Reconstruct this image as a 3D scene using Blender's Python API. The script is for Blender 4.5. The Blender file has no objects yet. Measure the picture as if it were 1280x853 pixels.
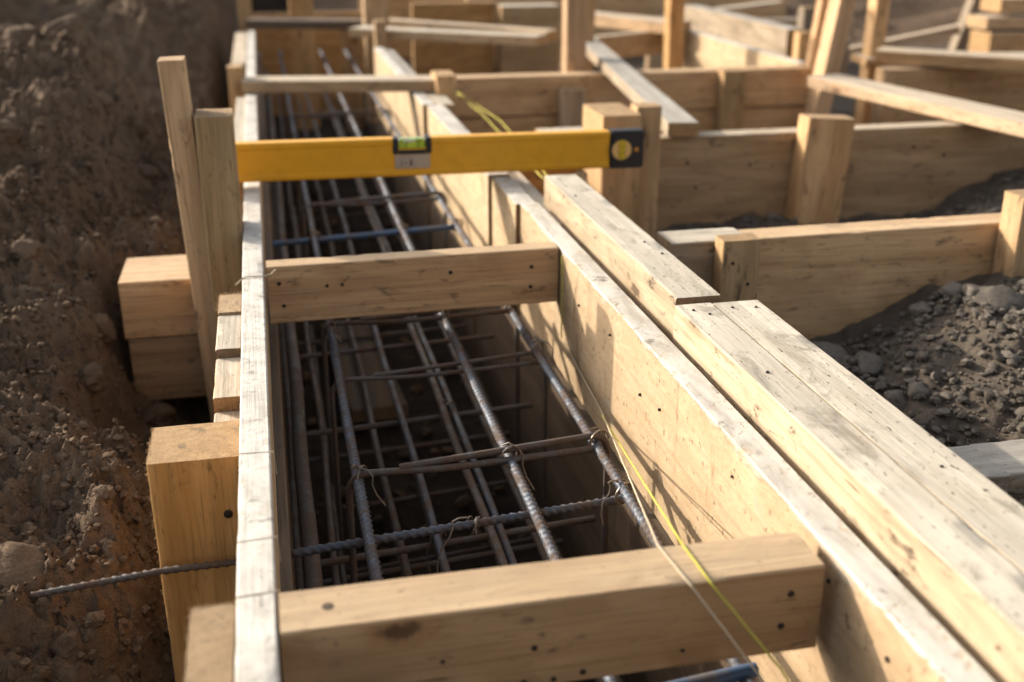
import bpy, bmesh, math, random
import numpy as np
from mathutils import Vector, Matrix, noise as mn

PI = math.pi
scene = bpy.context.scene
col = scene.collection
RND = random.Random(11)

# ------------------------------------------------------------------ materials
def new_mat(name):
    m = bpy.data.materials.new(name); m.use_nodes = True
    nt = m.node_tree
    return m, nt, nt.nodes['Principled BSDF']

class NB:
    """tiny node-building helper"""
    def __init__(s, nt): s.nt = nt
    def n(s, t, **kw):
        nd = s.nt.nodes.new(t)
        for k, v in kw.items(): setattr(nd, k, v)
        return nd
    def link(s, a, b): s.nt.links.new(a, b)
    def setin(s, sock, v):
        if hasattr(v, 'is_output') or isinstance(v, bpy.types.NodeSocket): s.link(v, sock)
        else: sock.default_value = v
    def math(s, op, a, b=0.0, c=None, clamp=False):
        nd = s.n('ShaderNodeMath', operation=op); nd.use_clamp = clamp
        s.setin(nd.inputs[0], a); s.setin(nd.inputs[1], b)
        if c is not None: s.setin(nd.inputs[2], c)
        return nd.outputs[0]
    def vmul(s, v, sc):
        nd = s.n('ShaderNodeVectorMath', operation='MULTIPLY')
        s.setin(nd.inputs[0], v); s.setin(nd.inputs[1], sc); return nd.outputs[0]
    def vadd(s, v, w):
        nd = s.n('ShaderNodeVectorMath', operation='ADD')
        s.setin(nd.inputs[0], v); s.setin(nd.inputs[1], w); return nd.outputs[0]
    def noise(s, v, scale, detail=3, rough=.55, dist=0.0):
        nd = s.n('ShaderNodeTexNoise'); s.link(v, nd.inputs['Vector'])
        nd.inputs['Scale'].default_value = scale; nd.inputs['Detail'].default_value = detail
        nd.inputs['Roughness'].default_value = rough; nd.inputs['Distortion'].default_value = dist
        return nd.outputs['Fac']
    def ramp(s, v, a, b):
        nd = s.n('ShaderNodeMapRange'); nd.clamp = True
        nd.interpolation_type = 'SMOOTHSTEP'
        s.setin(nd.inputs['Value'], v)
        nd.inputs['From Min'].default_value = a; nd.inputs['From Max'].default_value = b
        return nd.outputs['Result']
    def mix(s, f, a, b, blend='MIX'):
        nd = s.n('ShaderNodeMix', data_type='RGBA', blend_type=blend)
        s.setin(nd.inputs[0], f); s.setin(nd.inputs[6], a); s.setin(nd.inputs[7], b)
        return nd.outputs[2]
    def bump(s, h, strength, dist, prev=None):
        nd = s.n('ShaderNodeBump'); nd.inputs['Strength'].default_value = strength
        nd.inputs['Distance'].default_value = dist; s.link(h, nd.inputs['Height'])
        if prev is not None: s.link(prev, nd.inputs['Normal'])
        return nd.outputs['Normal']
    def objvec(s):
        tc = s.n('ShaderNodeTexCoord'); oi = s.n('ShaderNodeObjectInfo')
        r = s.math('MULTIPLY', oi.outputs['Random'], 61.0)
        cb = s.n('ShaderNodeCombineXYZ')
        s.link(r, cb.inputs[0]); s.link(r, cb.inputs[1]); s.link(r, cb.inputs[2])
        return s.vadd(tc.outputs['Object'], cb.outputs[0]), tc.outputs['Object'], oi.outputs['Random']

def c4(c): return (c[0], c[1], c[2], 1.0)

def wood(name, light, dark, weather_lit=.5, wcol=(.60,.53,.43), dirt=.35, knots=.6, white_top=None, endgrain=False, specks=.5, stain=.6):
    m, nt, bs = new_mat(name); b = NB(nt)
    v, ov, rnd = b.objvec()
    if endgrain:
        g1 = b.noise(v, 90, 5, .7); ringv = b.noise(v, 9, 1)
        fib = b.noise(v, 420, 2)
    else:
        g1 = b.noise(b.vmul(v, (2.0, 30, 30)), 1, 6, .6, .4)
        ringv = b.noise(b.vmul(v, (.8, 8, 8)), 1, 1, .4)
        fib = b.noise(b.vmul(v, (10, 330, 330)), 1, 3, .6)
    rings = b.math('SINE', b.math('MULTIPLY', ringv, 95.0))
    rings = b.ramp(rings, -.2, 1.0)
    colr = b.mix(b.ramp(g1, .30, .68), c4(dark), c4(light))
    colr = b.mix(b.math('MULTIPLY', rings, .30), colr, c4([x*.62 for x in dark]))
    colr = b.mix(b.math('MULTIPLY', b.ramp(fib, .48, .74), .6), colr, c4([x*.5 for x in dark]))
    if not endgrain:
        chk = b.noise(b.vmul(b.vadd(v, (5.3, 2.1, 8.7)), (22, 210, 210)), 1, 3, .6)
        colr = b.mix(b.math('MULTIPLY', b.ramp(chk, .64, .72), .75), colr, (.060, .034, .018, 1))
    else:
        chk = b.noise(b.vadd(v, (5.3, 2.1, 8.7)), 480, 4, .8)
        colr = b.mix(b.math('MULTIPLY', b.ramp(chk, .52, .70), .7), colr, (.14, .08, .04, 1))
    # every piece of timber has its own tone
    tone = b.math('MULTIPLY_ADD', rnd, .46, .78)
    hs = b.n('ShaderNodeHueSaturation'); b.link(tone, hs.inputs['Value']); b.link(colr, hs.inputs['Color'])
    b.link(b.math('MULTIPLY_ADD', b.math('FRACT', b.math('MULTIPLY', rnd, 7.31)), .22, .87), hs.inputs['Saturation'])
    colr = hs.outputs[0]
    # grey-brown handling marks and damp blotches
    bl = b.noise(v, 9, 5, .6, .6)
    colr = b.mix(b.math('MULTIPLY', b.ramp(bl, .50, .72), dirt), colr, c4([x*.62 for x in dark]))
    bl2 = b.noise(b.vmul(b.vadd(v, (3.1, 9.2, 4.4)), (22, 50, 50)), 1, 6, .72, .5)
    colr = b.mix(b.math('MULTIPLY', b.ramp(bl2, .56, .69), min(1, dirt*2.6)), colr, (.075, .05, .032, 1))
    if knots and not endgrain:
        vo = b.n('ShaderNodeTexVoronoi'); vo.inputs['Scale'].default_value = 1
        wob = b.vadd(b.vmul(v, (5.0, 12, 12)), (0, 0, 0))
        b.link(wob, vo.inputs['Vector'])
        gate = b.n('ShaderNodeSeparateColor'); b.link(vo.outputs['Color'], gate.inputs[0])
        g = b.math('GREATER_THAN', gate.outputs[0], 1-.65*knots)
        kd = b.math('ADD', vo.outputs['Distance'], b.math('MULTIPLY', b.noise(v, 130, 2), .12))
        k1 = b.math('MULTIPLY', b.math('SUBTRACT', 1.0, b.ramp(kd, .10, .16)), g)
        k2 = b.math('MULTIPLY', b.math('SUBTRACT', 1.0, b.ramp(kd, .12, .27)), g)
        colr = b.mix(b.math('MULTIPLY', k2, .45), colr, c4([dark[0]*.62, dark[1]*.5, dark[2]*.4]))
        colr = b.mix(b.math('MULTIPLY', k1, .75), colr, (.045, .022, .011, 1))
    geo = b.n('ShaderNodeNewGeometry')
    sep = b.n('ShaderNodeSeparateXYZ'); b.link(geo.outputs['Normal'], sep.inputs[0])
    if weather_lit:
        up = b.ramp(sep.outputs[2], .55, .9)  # upward faces paled: weathering, plus direct sun put into the colour
        wn = b.ramp(b.math('ADD', b.math('MULTIPLY', b.noise(v, 14, 5, .65), .6), b.math('MULTIPLY', g1, .4)), .18, .62)
        wc = b.mix(b.ramp(b.noise(b.vmul(v, (4, 60, 60)), 1, 4, .6), .35, .7), c4([x*.72 for x in wcol]), c4(wcol))
        wc = b.mix(b.math('MULTIPLY', b.ramp(b.noise(b.vmul(b.vadd(v, (7, 1, 3)), (11, 26, 26)), 1, 7, .72, 1.1), .50, .70), stain), wc, c4([wcol[0]*.36, wcol[1]*.35, wcol[2]*.34]))
        colr = b.mix(b.math('MULTIPLY', b.math('MULTIPLY', up, b.math('MULTIPLY_ADD', wn, .45, .55)), weather_lit), colr, wc)
        sp = b.noise(b.vmul(v, (120, 330, 330)), 1, 2)
        colr = b.mix(b.math('MULTIPLY', b.math('MULTIPLY', up, b.ramp(sp, .64, .74)), specks), colr, (.07, .055, .04, 1))
    if white_top:
        so = b.n('ShaderNodeSeparateXYZ'); b.link(ov, so.inputs[0])
        edge = b.noise(b.vmul(v, (16, 16, 50)), 1, 6, .62)
        lim = b.math('MULTIPLY_ADD', b.ramp(edge, .42, .78), -white_top, -.0015)
        w = b.math('GREATER_THAN', so.outputs[2], lim)
        wn2 = b.noise(v, 26, 6, .7, .5)
        wcx = b.mix(b.ramp(wn2, .34, .62), (.40, .365, .31, 1), (.57, .54, .48, 1))
        wcx = b.mix(b.math('MULTIPLY', b.ramp(b.noise(v, 48, 5, .72, 1.2), .54, .70), .75), wcx, (.17, .15, .125, 1))
        colr = b.mix(w, colr, wcx)
    b.link(colr, bs.inputs['Base Color'])
    bs.inputs['Roughness'].default_value = .78
    bs.inputs['Specular IOR Level'].default_value = .25
    h = b.math('ADD', b.math('MULTIPLY', fib, .6), b.math('MULTIPLY', g1, .8))
    nrm = b.bump(h, .6, .0018) if not endgrain else b.bump(chk, .9, .004)
    nrm = b.bump(b.noise(v, 45, 5, .65), .30, .002, nrm)
    b.link(nrm, bs.inputs['Normal'])
    return m

def board_face(name, light, dark, white_top):
    """sawn sheet facing of the right-hand forms: mottled tan with fibres, streaks and a pale ragged top edge"""
    m, nt, bs = new_mat(name); b = NB(nt)
    v, ov, rnd = b.objvec()
    a = b.noise(b.vmul(v, (26, 26, 70)), 1, 5, .65, .7)
    f = b.noise(b.vmul(v, (130, 130, 420)), 1, 3, .6)
    lo = b.noise(v, 7, 3, .5)
    colr = b.mix(b.ramp(a, .3, .7), c4(dark), c4(light))
    colr = b.mix(b.math('MULTIPLY', b.ramp(f, .52, .75), .5), colr, c4([x*.62 for x in dark]))
    colr = b.mix(b.math('MULTIPLY', b.ramp(lo, .45, .7), .25), colr, c4([dark[0]*.7, dark[1]*.58, dark[2]*.5]))
    st = b.noise(b.vmul(v, (17, 17, 4.5)), 1, 5, .7, 1.0)
    colr = b.mix(b.math('MULTIPLY', b.ramp(st, .55, .74), .65), colr, (.13, .075, .037, 1))
    sp = b.noise(v, 110, 3, .7)
    colr = b.mix(b.math('MULTIPLY', b.ramp(sp, .60, .70), .7), colr, (.09, .05, .025, 1))
    gr = b.noise(b.vmul(v, (3, 60, 95)), 1, 5, .65, .4)
    colr = b.mix(b.math('MULTIPLY', b.ramp(gr, .50, .72), .45), colr, c4([dark[0]*.66, dark[1]*.58, dark[2]*.52]))
    cem = b.noise(b.vadd(v, (4, 8, 2)), 11, 7, .72, .9)
    colr = b.mix(b.math('MULTIPLY', b.ramp(cem, .56, .70), .40), colr, (.36, .33, .28, 1))
    so = b.n('ShaderNodeSeparateXYZ'); b.link(ov, so.inputs[0])
    edge = b.noise(b.vmul(v, (7, 7, 24)), 1, 9, .74)
    lim = b.math('MULTIPLY_ADD', b.ramp(edge, .44, .76), -white_top, -.001)
    soft = b.math('MULTIPLY_ADD', b.noise(b.vmul(v, (60, 60, 160)), 1, 4, .75), .010, -.005)
    w = b.ramp(b.math('SUBTRACT', b.math('ADD', so.outputs[2], soft), lim), -.0008, .0010)
    w = b.math('MULTIPLY', w, b.math('SUBTRACT', 1.0, b.math('MULTIPLY', b.ramp(b.noise(b.vmul(v, (40, 40, 40)), 1, 5, .75), .56, .66), .55)))
    wn = b.noise(b.vmul(v, (10, 40, 40)), 1, 6, .7, .6)
    wc = b.mix(b.ramp(wn, .32, .6), (.37, .335, .285, 1), (.53, .50, .44, 1))
    wc = b.mix(b.math('MULTIPLY', b.ramp(b.noise(v, 60, 5, .7), .60, .74), .75), wc, (.20, .17, .14, 1))
    gou = b.noise(b.vmul(v, (34, 34, 90)), 1, 4, .7)
    near = b.math('SUBTRACT', 1.0, b.ramp(b.math('ABSOLUTE', b.math('SUBTRACT', so.outputs[2], lim)), .0, .010))
    gn = b.n('ShaderNodeNewGeometry'); sn = b.n('ShaderNodeSeparateXYZ'); b.link(gn.outputs['Normal'], sn.inputs[0])
    wf = b.math('MULTIPLY', w, b.math('MULTIPLY_ADD', b.ramp(sn.outputs[2], .3, .8), .5, .5))   # residue faded on side faces, offsetting their sunlit glare in the colour
    colr = b.mix(wf, colr, wc)
    colr = b.mix(b.math('MULTIPLY', b.math('MULTIPLY', near, b.ramp(gou, .58, .68)), .85), colr, (.085, .06, .04, 1))
    pit_ = b.n('ShaderNodeTexVoronoi'); pit_.inputs['Scale'].default_value = 42; b.link(v, pit_.inputs['Vector'])
    pg = b.n('ShaderNodeSeparateColor'); b.link(pit_.outputs['Color'], pg.inputs[0])
    pm = b.math('MULTIPLY', b.math('GREATER_THAN', pg.outputs[0], .86), b.math('SUBTRACT', 1.0, b.ramp(pit_.outputs['Distance'], .06, .13)))
    colr = b.mix(b.math('MULTIPLY', pm, .8), colr, (.10, .06, .03, 1))
    b.link(colr, bs.inputs['Base Color'])
    bs.inputs['Roughness'].default_value = .8; bs.inputs['Specular IOR Level'].default_value = .25
    nrm = b.bump(f, .3, .0012); nrm = b.bump(a, .35, .002, nrm)
    nrm = b.bump(w, .6, .0012, nrm)
    b.link(nrm, bs.inputs['Normal'])
    return m

def earth(name, cols, scale=1.0, bumpd=.012, detail_rough=.7):
    m, nt, bs = new_mat(name); b = NB(nt)
    tc = b.n('ShaderNodeTexCoord'); geo = b.n('ShaderNodeNewGeometry')
    v = geo.outputs['Position']
    n1 = b.noise(v, 3.5*scale, 5, .6); n2 = b.noise(v, 26*scale, 6, .7); n3 = b.noise(v, 160*scale, 4, .7)
    colr = b.mix(b.ramp(n1, .35, .65), c4(cols[0]), c4(cols[1]))
    colr = b.mix(b.math('MULTIPLY', b.ramp(n2, .42, .72), .7), colr, c4(cols[2]))
    colr = b.mix(b.math('MULTIPLY', b.ramp(n3, .55, .75), .45), colr, c4(cols[3]))
    b.link(colr, bs.inputs['Base Color']); bs.inputs['Roughness'].default_value = .95
    bs.inputs['Specular IOR Level'].default_value = .15
    n4 = b.noise(v, 75*scale, 5, .75)
    nrm = b.bump(n2, .6, bumpd); nrm = b.bump(n4, .9, bumpd*.6, nrm); nrm = b.bump(n3, .8, bumpd*.3, nrm)
    b.link(nrm, bs.inputs['Normal'])
    return m

def stone_mat(name, ca, cb_):
    m, nt, bs = new_mat(name); b = NB(nt)
    geo = b.n('ShaderNodeNewGeometry'); v = geo.outputs['Position']
    rp = geo.outputs['Random Per Island']
    colr = b.mix(rp, c4(ca), c4(cb_))
    colr = b.mix(b.math('MULTIPLY', b.ramp(b.noise(v, 140, 5, .7), .45, .7), .5), colr, c4([x*.45 for x in ca]))
    b.link(colr, bs.inputs['Base Color']); bs.inputs['Roughness'].default_value = .88
    bs.inputs['Specular IOR Level'].default_value = .25
    b.link(b.bump(b.noise(v, 260, 5, .7), .5, .002), bs.inputs['Normal'])
    return m

def steel(name, base, rust, amt, metallic=.65, rough=.42):
    m, nt, bs = new_mat(name); b = NB(nt)
    v, ov, rnd = b.objvec()
    n = b.noise(v, 38, 5, .7); n2 = b.noise(v, 300, 3, .6)
    f = b.math('MULTIPLY', b.ramp(n, .60-.25*amt, .74-.18*amt), .85)
    colr = b.mix(f, c4(base), c4(rust))
    colr = b.mix(b.math('MULTIPLY', b.ramp(n2, .56, .72), .5), colr, (.20, .17, .14, 1))
    b.link(colr, bs.inputs['Base Color'])
    b.link(b.math('MULTIPLY_ADD', f, -metallic*.8, metallic), bs.inputs['Metallic'])
    b.link(b.math('MULTIPLY_ADD', f, .4, rough), bs.inputs['Roughness'])
    b.link(b.bump(n2, .35, .0006), bs.inputs['Normal'])
    return m

def plain(name, c, rough=.5, metallic=0, spec=.4, var=.0, bump=0):
    m, nt, bs = new_mat(name); b = NB(nt)
    v, ov, rnd = b.objvec()
    n = b.noise(v, 45, 5, .65)
    colr = b.mix(b.math('MULTIPLY', b.ramp(n, .45, .75), var), c4(c), c4([x*.45 for x in c]))
    b.link(colr, bs.inputs['Base Color'])
    bs.inputs['Roughness'].default_value = rough; bs.inputs['Metallic'].default_value = metallic
    bs.inputs['Specular IOR Level'].default_value = spec
    if bump: b.link(b.bump(b.noise(v, 400, 3), bump, .0006), bs.inputs['Normal'])
    return m

WOOD   = wood('pine_fresh', (.53,.355,.195), (.41,.255,.128), weather_lit=.8, wcol=(.58,.50,.38), dirt=.30)
WOODO  = wood('pine_orange', (.52,.315,.145), (.40,.22,.088), weather_lit=.55, wcol=(.56,.44,.29), dirt=.28)
WOODT  = wood('pine_tan', (.46,.33,.19), (.34,.225,.115), weather_lit=.6, wcol=(.56,.48,.36), dirt=.3, knots=.3)
WOODB  = wood('pine_beam', (.50,.385,.245), (.41,.30,.18), weather_lit=1.0, wcol=(.57,.51,.41), dirt=.45, knots=.7, specks=1.0, stain=.9)
WOODP  = wood('pine_weathered', (.52,.37,.215), (.40,.265,.140), weather_lit=.95, wcol=(.55,.49,.39), dirt=.38, knots=.5, specks=.9)
WOODW  = wood('pine_whitened', (.44,.32,.19), (.33,.22,.12), weather_lit=1.0, wcol=(.58,.55,.49), dirt=.30, white_top=.006, knots=.4)
WOODG  = wood('pine_grey', (.34,.27,.19), (.24,.18,.12), weather_lit=1.0, wcol=(.40,.37,.32), dirt=.45, knots=.4)
WOODD  = wood('pine_shade_dark', (.15,.098,.058), (.095,.06,.035), weather_lit=.3, wcol=(.20,.16,.115), dirt=.5)  # pine darkened so the trench shade is part of its colour
ENDG   = wood('end_grain', (.50,.32,.16), (.40,.24,.115), weather_lit=.35, wcol=(.56,.42,.26), dirt=.3, endgrain=True)
PLY    = board_face('sheathing_tan', (.46,.335,.205), (.39,.275,.16), .017)
PLYP   = board_face('sheathing_pale', (.52,.39,.24), (.42,.30,.17), .007)
SOIL   = earth('soil_brown', [(.135,.090,.057),(.185,.128,.084),(.082,.053,.033),(.235,.172,.117)])
CLODM  = earth('soil_clod_brown', [(.122,.081,.051),(.165,.113,.074),(.080,.052,.033),(.20,.146,.10)], 1.3, .006)
GRAVB  = earth('gravel_bed', [(.110,.087,.066),(.150,.121,.093),(.066,.052,.040),(.19,.157,.124)], 1.5, .01)
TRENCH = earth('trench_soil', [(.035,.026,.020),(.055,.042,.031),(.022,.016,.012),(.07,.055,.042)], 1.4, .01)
STONE  = stone_mat('stone_grey', (.075,.062,.048), (.155,.131,.106))
STEEL  = steel('rebar_steel', (.072,.084,.105), (.095,.060,.040), .75, .40, .54)
STEELR = steel('rebar_rusty', (.085,.075,.068), (.10,.058,.036), .8, .35, .6)
STEELB = steel('rebar_blue', (.050,.100,.19), (.10,.08,.065), .5, .3, .45)
WIRE   = steel('tie_wire_steel', (.20,.17,.14), (.15,.085,.045), .5, .6, .4)
YELLOW = plain('level_yellow', (.66,.32,.012), .42, 0, .4, .22, .15)
BLACKP = plain('level_black', (.012,.012,.016), .5, 0, .4, .1)
LABELM = plain('level_plate', (.36,.30,.24), .45, .2, .4, .35)
INK    = plain('level_ink', (.035,.025,.02), .6)
STRY   = plain('string_yellow', (.42,.37,.07), .8, 0, .2, .3)
STRP   = plain('string_pale', (.48,.40,.28), .8, 0, .2, .3)
NAILM  = plain('nail_dark', (.030,.022,.018), .6, .4)
SPLINT = plain('torn_fibre', (.50,.34,.18), .9)
def fluid(name, c):
    m, nt, bs = new_mat(name)
    bs.inputs['Base Color'].default_value = c4(c); bs.inputs['Roughness'].default_value = .08
    bs.inputs['Transmission Weight'].default_value = .55; bs.inputs['IOR'].default_value = 1.4
    return m
GREENF = fluid('vial_green', (.42,.62,.06)); YELF = fluid('vial_yellow', (.85,.66,.03)); CLEARF = fluid('vial_clear', (.86,.86,.78))

# ------------------------------------------------------------------ object helpers
def tag(o, label=None, cat=None, group=None, kind=None):
    if label: o['label'] = label
    if cat: o['category'] = cat
    if group: o['group'] = group
    if kind: o['kind'] = kind
    return o

def link_mesh(name, me, mats, parent=None, loc=None, rot=None):
    o = bpy.data.objects.new(name, me); col.objects.link(o)
    for m in (mats if isinstance(mats, (list, tuple)) else [mats]): me.materials.append(m)
    if loc is not None: o.location = loc
    if rot is not None:
        o.rotation_mode = 'QUATERNION'; o.rotation_quaternion = rot
    if parent is not None: o.parent = parent
    return o

def mesh_from(verts, faces, mat_idx=None, smooth=True, sharp=35):
    me = bpy.data.meshes.new('m'); me.from_pydata(verts, [], faces)
    if mat_idx is not None: me.polygons.foreach_set('material_index', mat_idx)
    if smooth:
        me.polygons.foreach_set('use_smooth', [True]*len(faces))
        if sharp: me.set_sharp_from_angle(angle=math.radians(sharp))
    me.update(); return me

def timber_mesh(L, w, h, seed, rough=1.0, wane=.0):
    """sawn timber: local X along the length, top at z = 0; worn arrises, slight bow, sawn ends"""
    r = random.Random(seed)
    n = max(6, min(140, int(L/.011)))
    c = min(.0014, w*.1, h*.1)
    a, bz = w/2, h/2
    pts = []
    def side(p, q, k):
        return [(p[0]+(q[0]-p[0])*t, p[1]+(q[1]-p[1])*t) for t in [i/k for i in range(k+1)]]
    for (p, q) in (((-a+c, bz), (a-c, bz)), ((a, bz-c), (a, -bz+c)), ((a-c, -bz), (-a+c, -bz)), ((-a, -bz+c), (-a, bz-c))):
        pts += side(p, q, 3)
    K = len(pts); ox = r.uniform(0, 99)
    bow = r.uniform(-1, 1)*.0008*min(1, L); bow2 = r.uniform(-1, 1)*.0007*min(1, L)
    V = []; F = []; M = []
    for i in range(n+1):
        t = i/n; x = (t-.5)*L
        for k, (y, z) in enumerate(pts):
            corner = (k % 4) in (0, 3)
            q = mn.noise(Vector((x*14+ox, y*30, z*30)))
            q2 = mn.noise(Vector((x*55+ox, y*90, z*90+7)))
            d = (q*.00022+q2*.00022)*rough
            if corner: d -= (max(0, mn.noise(Vector((x*30+ox*2, k*3.1, 0)))-.38)*.006+max(0, q2)*.0007)*rough
            ln = math.hypot(y, z) or 1
            yy, zz = y+d*y/ln, z+d*z/ln
            ex = 0
            if i in (0, n): ex = (mn.noise(Vector((y*90+ox, z*90, i)))*.0005)*rough
            V.append((x+ex, yy+bow*math.sin(PI*t)*1.0, zz-bz+bow2*math.sin(PI*t)))
    for i in range(n):
        for k in range(K):
            k2 = (k+1) % K
            F.append((i*K+k, i*K+k2, (i+1)*K+k2, (i+1)*K+k)); M.append(0)
    for i, flip in ((0, 0), (n, 1)):
        cidx = len(V); base = [V[i*K+k] for k in range(K)]
        # inner ring so the sawn end is not one flat polygon
        for k in range(K):
            y, z = pts[k]
            V.append(((i/n-.5)*L, base[k][1]*.55, (base[k][2]+bz)*.55-bz))
        V.append(((i/n-.5)*L, 0, -bz))
        for k in range(K):
            k2 = (k+1) % K
            q = (i*K+k, cidx+k, cidx+k2, i*K+k2); tr = (cidx+k, cidx+K, cidx+k2)
            if flip: q = q[::-1]; tr = tr[::-1]
            F.append(q); F.append(tr); M += [1, 1]
    F = [f[::-1] for f in F]
    return mesh_from(V, F, M)

SEED = [100]
def timber(name, label, cat, A, B, w, h, mat=None, group=None, roll=0.0, rough=1.0, parent=None, end=None, nails=()):
    """A, B: centre of the TOP face at the two ends (for standing pieces: of the face at local +Z)."""
    A, B = Vector(A), Vector(B); d = B-A; L = d.length; X = d/L
    up = Vector((0, 0, 1)) if abs(X.z) < .8 else Vector((-1, 0, 0))
    Y = up.cross(X).normalized(); Z = X.cross(Y)
    if roll:
        q = Matrix.Rotation(roll, 3, X); Y = q @ Y; Z = q @ Z
    R = Matrix((X, Y, Z)).transposed().to_quaternion()
    SEED[0] += 1
    o = link_mesh(name, timber_mesh(L, w, h, SEED[0], rough), [mat or WOOD, end or ENDG], parent, (A+B)/2, R)
    if parent is None: tag(o, label, cat, group)
    return o

def box(name, label, cat, xr, yr, zr, mat=None, group=None, axis=None, lean=(0, 0), rough=1.0, parent=None, end=None):
    """axis-aligned timber given by its extents; lean = shift of the far/top end"""
    dx, dy, dz = xr[1]-xr[0], yr[1]-yr[0], zr[1]-zr[0]
    cx, cy = sum(xr)/2, sum(yr)/2
    ax = axis or 'xyz'[[dx, dy, dz].index(max(dx, dy, dz))]
    if ax == 'x': return timber(name, label, cat, (xr[0], cy, zr[1]), (xr[1], cy+lean[0], zr[1]+lean[1]), dy, dz, mat, group, 0, rough, parent, end)
    if ax == 'y': return timber(name, label, cat, (cx, yr[0], zr[1]), (cx+lean[0], yr[1], zr[1]+lean[1]), dx, dz, mat, group, 0, rough, parent, end)
    # standing: local X up, local Z -> world -X
    return timber(name, label, cat, (xr[0], cy, zr[0]), (xr[0]+lean[0], cy+lean[1], zr[1]), dy, dx, mat, group, 0, rough, parent, end)

def sweep(path, rfun, sides=8, cap=True):
    V = []; F = []
    P = [Vector(p) for p in path]; n = len(P)
    prevN = None; s = 0
    for i, p in enumerate(P):
        T = (P[min(i+1, n-1)]-P[max(i-1, 0)]).normalized()
        if prevN is None:
            ref = Vector((0, 0, 1)) if abs(T.z) < .9 else Vector((1, 0, 0))
            N = (ref-T*ref.dot(T)).normalized()
        else: N = (prevN-T*prevN.dot(T)).normalized()
        prevN = N; Bn = T.cross(N)
        if i: s += (p-P[i-1]).length
        for k in range(sides):
            th = 2*PI*k/sides; r = rfun(s, th)
            V.append(p+(N*math.cos(th)+Bn*math.sin(th))*r)
    for i in range(n-1):
        for k in range(sides):
            k2 = (k+1) % sides
            F.append((i*sides+k, i*sides+k2, (i+1)*sides+k2, (i+1)*sides+k))
    if cap:
        F.append(tuple(range(sides))[::-1]); F.append(tuple((n-1)*sides+k for k in range(sides)))
    return [tuple(v) for v in V], F

def resample(pts, step, rad=0.0):
    """polyline -> evenly stepped points, corners rounded with radius rad"""
    P = [Vector(p) for p in pts]; out = [P[0]]
    for i in range(1, len(P)-1):
        a, b_, c = P[i-1], P[i], P[i+1]
        if rad:
            u = (a-b_).normalized(); w = (c-b_).normalized()
            r1 = min(rad, (a-b_).length*.45, (c-b_).length*.45)
            p0, p1 = b_+u*r1, b_+w*r1
            for t in [j/6 for j in range(7)]:
                out.append(p0*(1-t)**2+b_*2*t*(1-t)+p1*t*t)
        else: out.append(b_)
    out.append(P[-1])
    res = [out[0]]; 
    for a, b_ in zip(out[:-1], out[1:]):
        L = (b_-a).length; k = max(1, int(L/step))
        for j in range(1, k+1): res.append(a+(b_-a)*j/k)
    return res

def rebar_obj(name, label, cat, pts, r, mat, ribbed=True, group=None, rad=.02, seed=0, wob=.0015):
    pitch = .0085
    path = resample(pts, pitch/5 if ribbed else .02, rad)
    rr = random.Random(seed); off = rr.uniform(0, 99)
    path = [p+Vector((mn.noise(Vector((p.y*3+p.x*3+off, p.z*3, 1)))*wob, mn.noise(Vector((p.y*2+off, p.x*3, p.z*3))) * wob, mn.noise(Vector((p.y*3, off, p.x*3)))*wob)) for p in path]
    def rf(s, th):
        if not ribbed: return r
        sk = s/pitch + (.45*math.cos(th*1.0) if math.sin(th) > 0 else -.45*math.cos(th))
        f = sk-math.floor(sk)
        rib = max(0, 1-abs(f-.5)/.20)*abs(math.sin(th))**.5
        lon = max(0, abs(math.cos(th))-.93)/.07
        return r*((.88)+.34*min(1, rib*1.5)+.12*lon)
    V, F = sweep(path, rf, 14 if ribbed else 8)
    o = link_mesh(name, mesh_from(V, F, None, True, 50), mat)
    return tag(o, label, cat, group)

def cord(name, label, cat, pts, r, mat, group=None, sag=0, parent=None, jit=.001, seed=0):
    P = resample(pts, .012); n = len(P); rr = random.Random(seed); o_ = rr.uniform(0, 50)
    P = [p+Vector((mn.noise(Vector((i*.23, o_, 0)))*jit, 0, mn.noise(Vector((i*.19, o_, 4)))*jit-sag*math.sin(PI*i/max(1, n-1)))) for i, p in enumerate(P)]
    V, F = sweep(P, lambda s, th: r*(1+.15*math.sin(s*2200+th)), 6)
    o = link_mesh(name, mesh_from(V, F), mat, parent)
    if parent is None: tag(o, label, cat, group)
    return o

def rock_mesh(r, seed, sub=2, flat=.75, rough=.28):
    bm = bmesh.new(); bmesh.ops.create_icosphere(bm, subdivisions=sub, radius=1)
    rr = random.Random(seed); o = Vector((rr.uniform(0, 90), rr.uniform(0, 90), 0))
    sx, sy, sz = rr.uniform(.8, 1.25), rr.uniform(.75, 1.1), flat*rr.uniform(.8, 1.15)
    planes = [(Vector((rr.gauss(0, 1), rr.gauss(0, 1), rr.gauss(0, 1))).normalized(), rr.uniform(.62, .9)) for _ in range(6)]
    for v in bm.verts:
        p = v.co.normalized()
        k = 1+rough*mn.noise(p*1.4+o)+rough*.5*mn.noise(p*3.5+o)+(rough*.35*mn.noise(p*8+o) if sub > 2 else 0)
        q = p*k
        for nrm, d in planes:
            e = q.dot(nrm)-d
            if e > 0: q -= nrm*e*.8
        v.co = Vector((q.x*sx, q.y*sy, q.z*sz))*r
    V = [tuple(v.co) for v in bm.verts]; F = [tuple(v.index for v in f.verts) for f in bm.faces]
    bm.free(); return V, F

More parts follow.
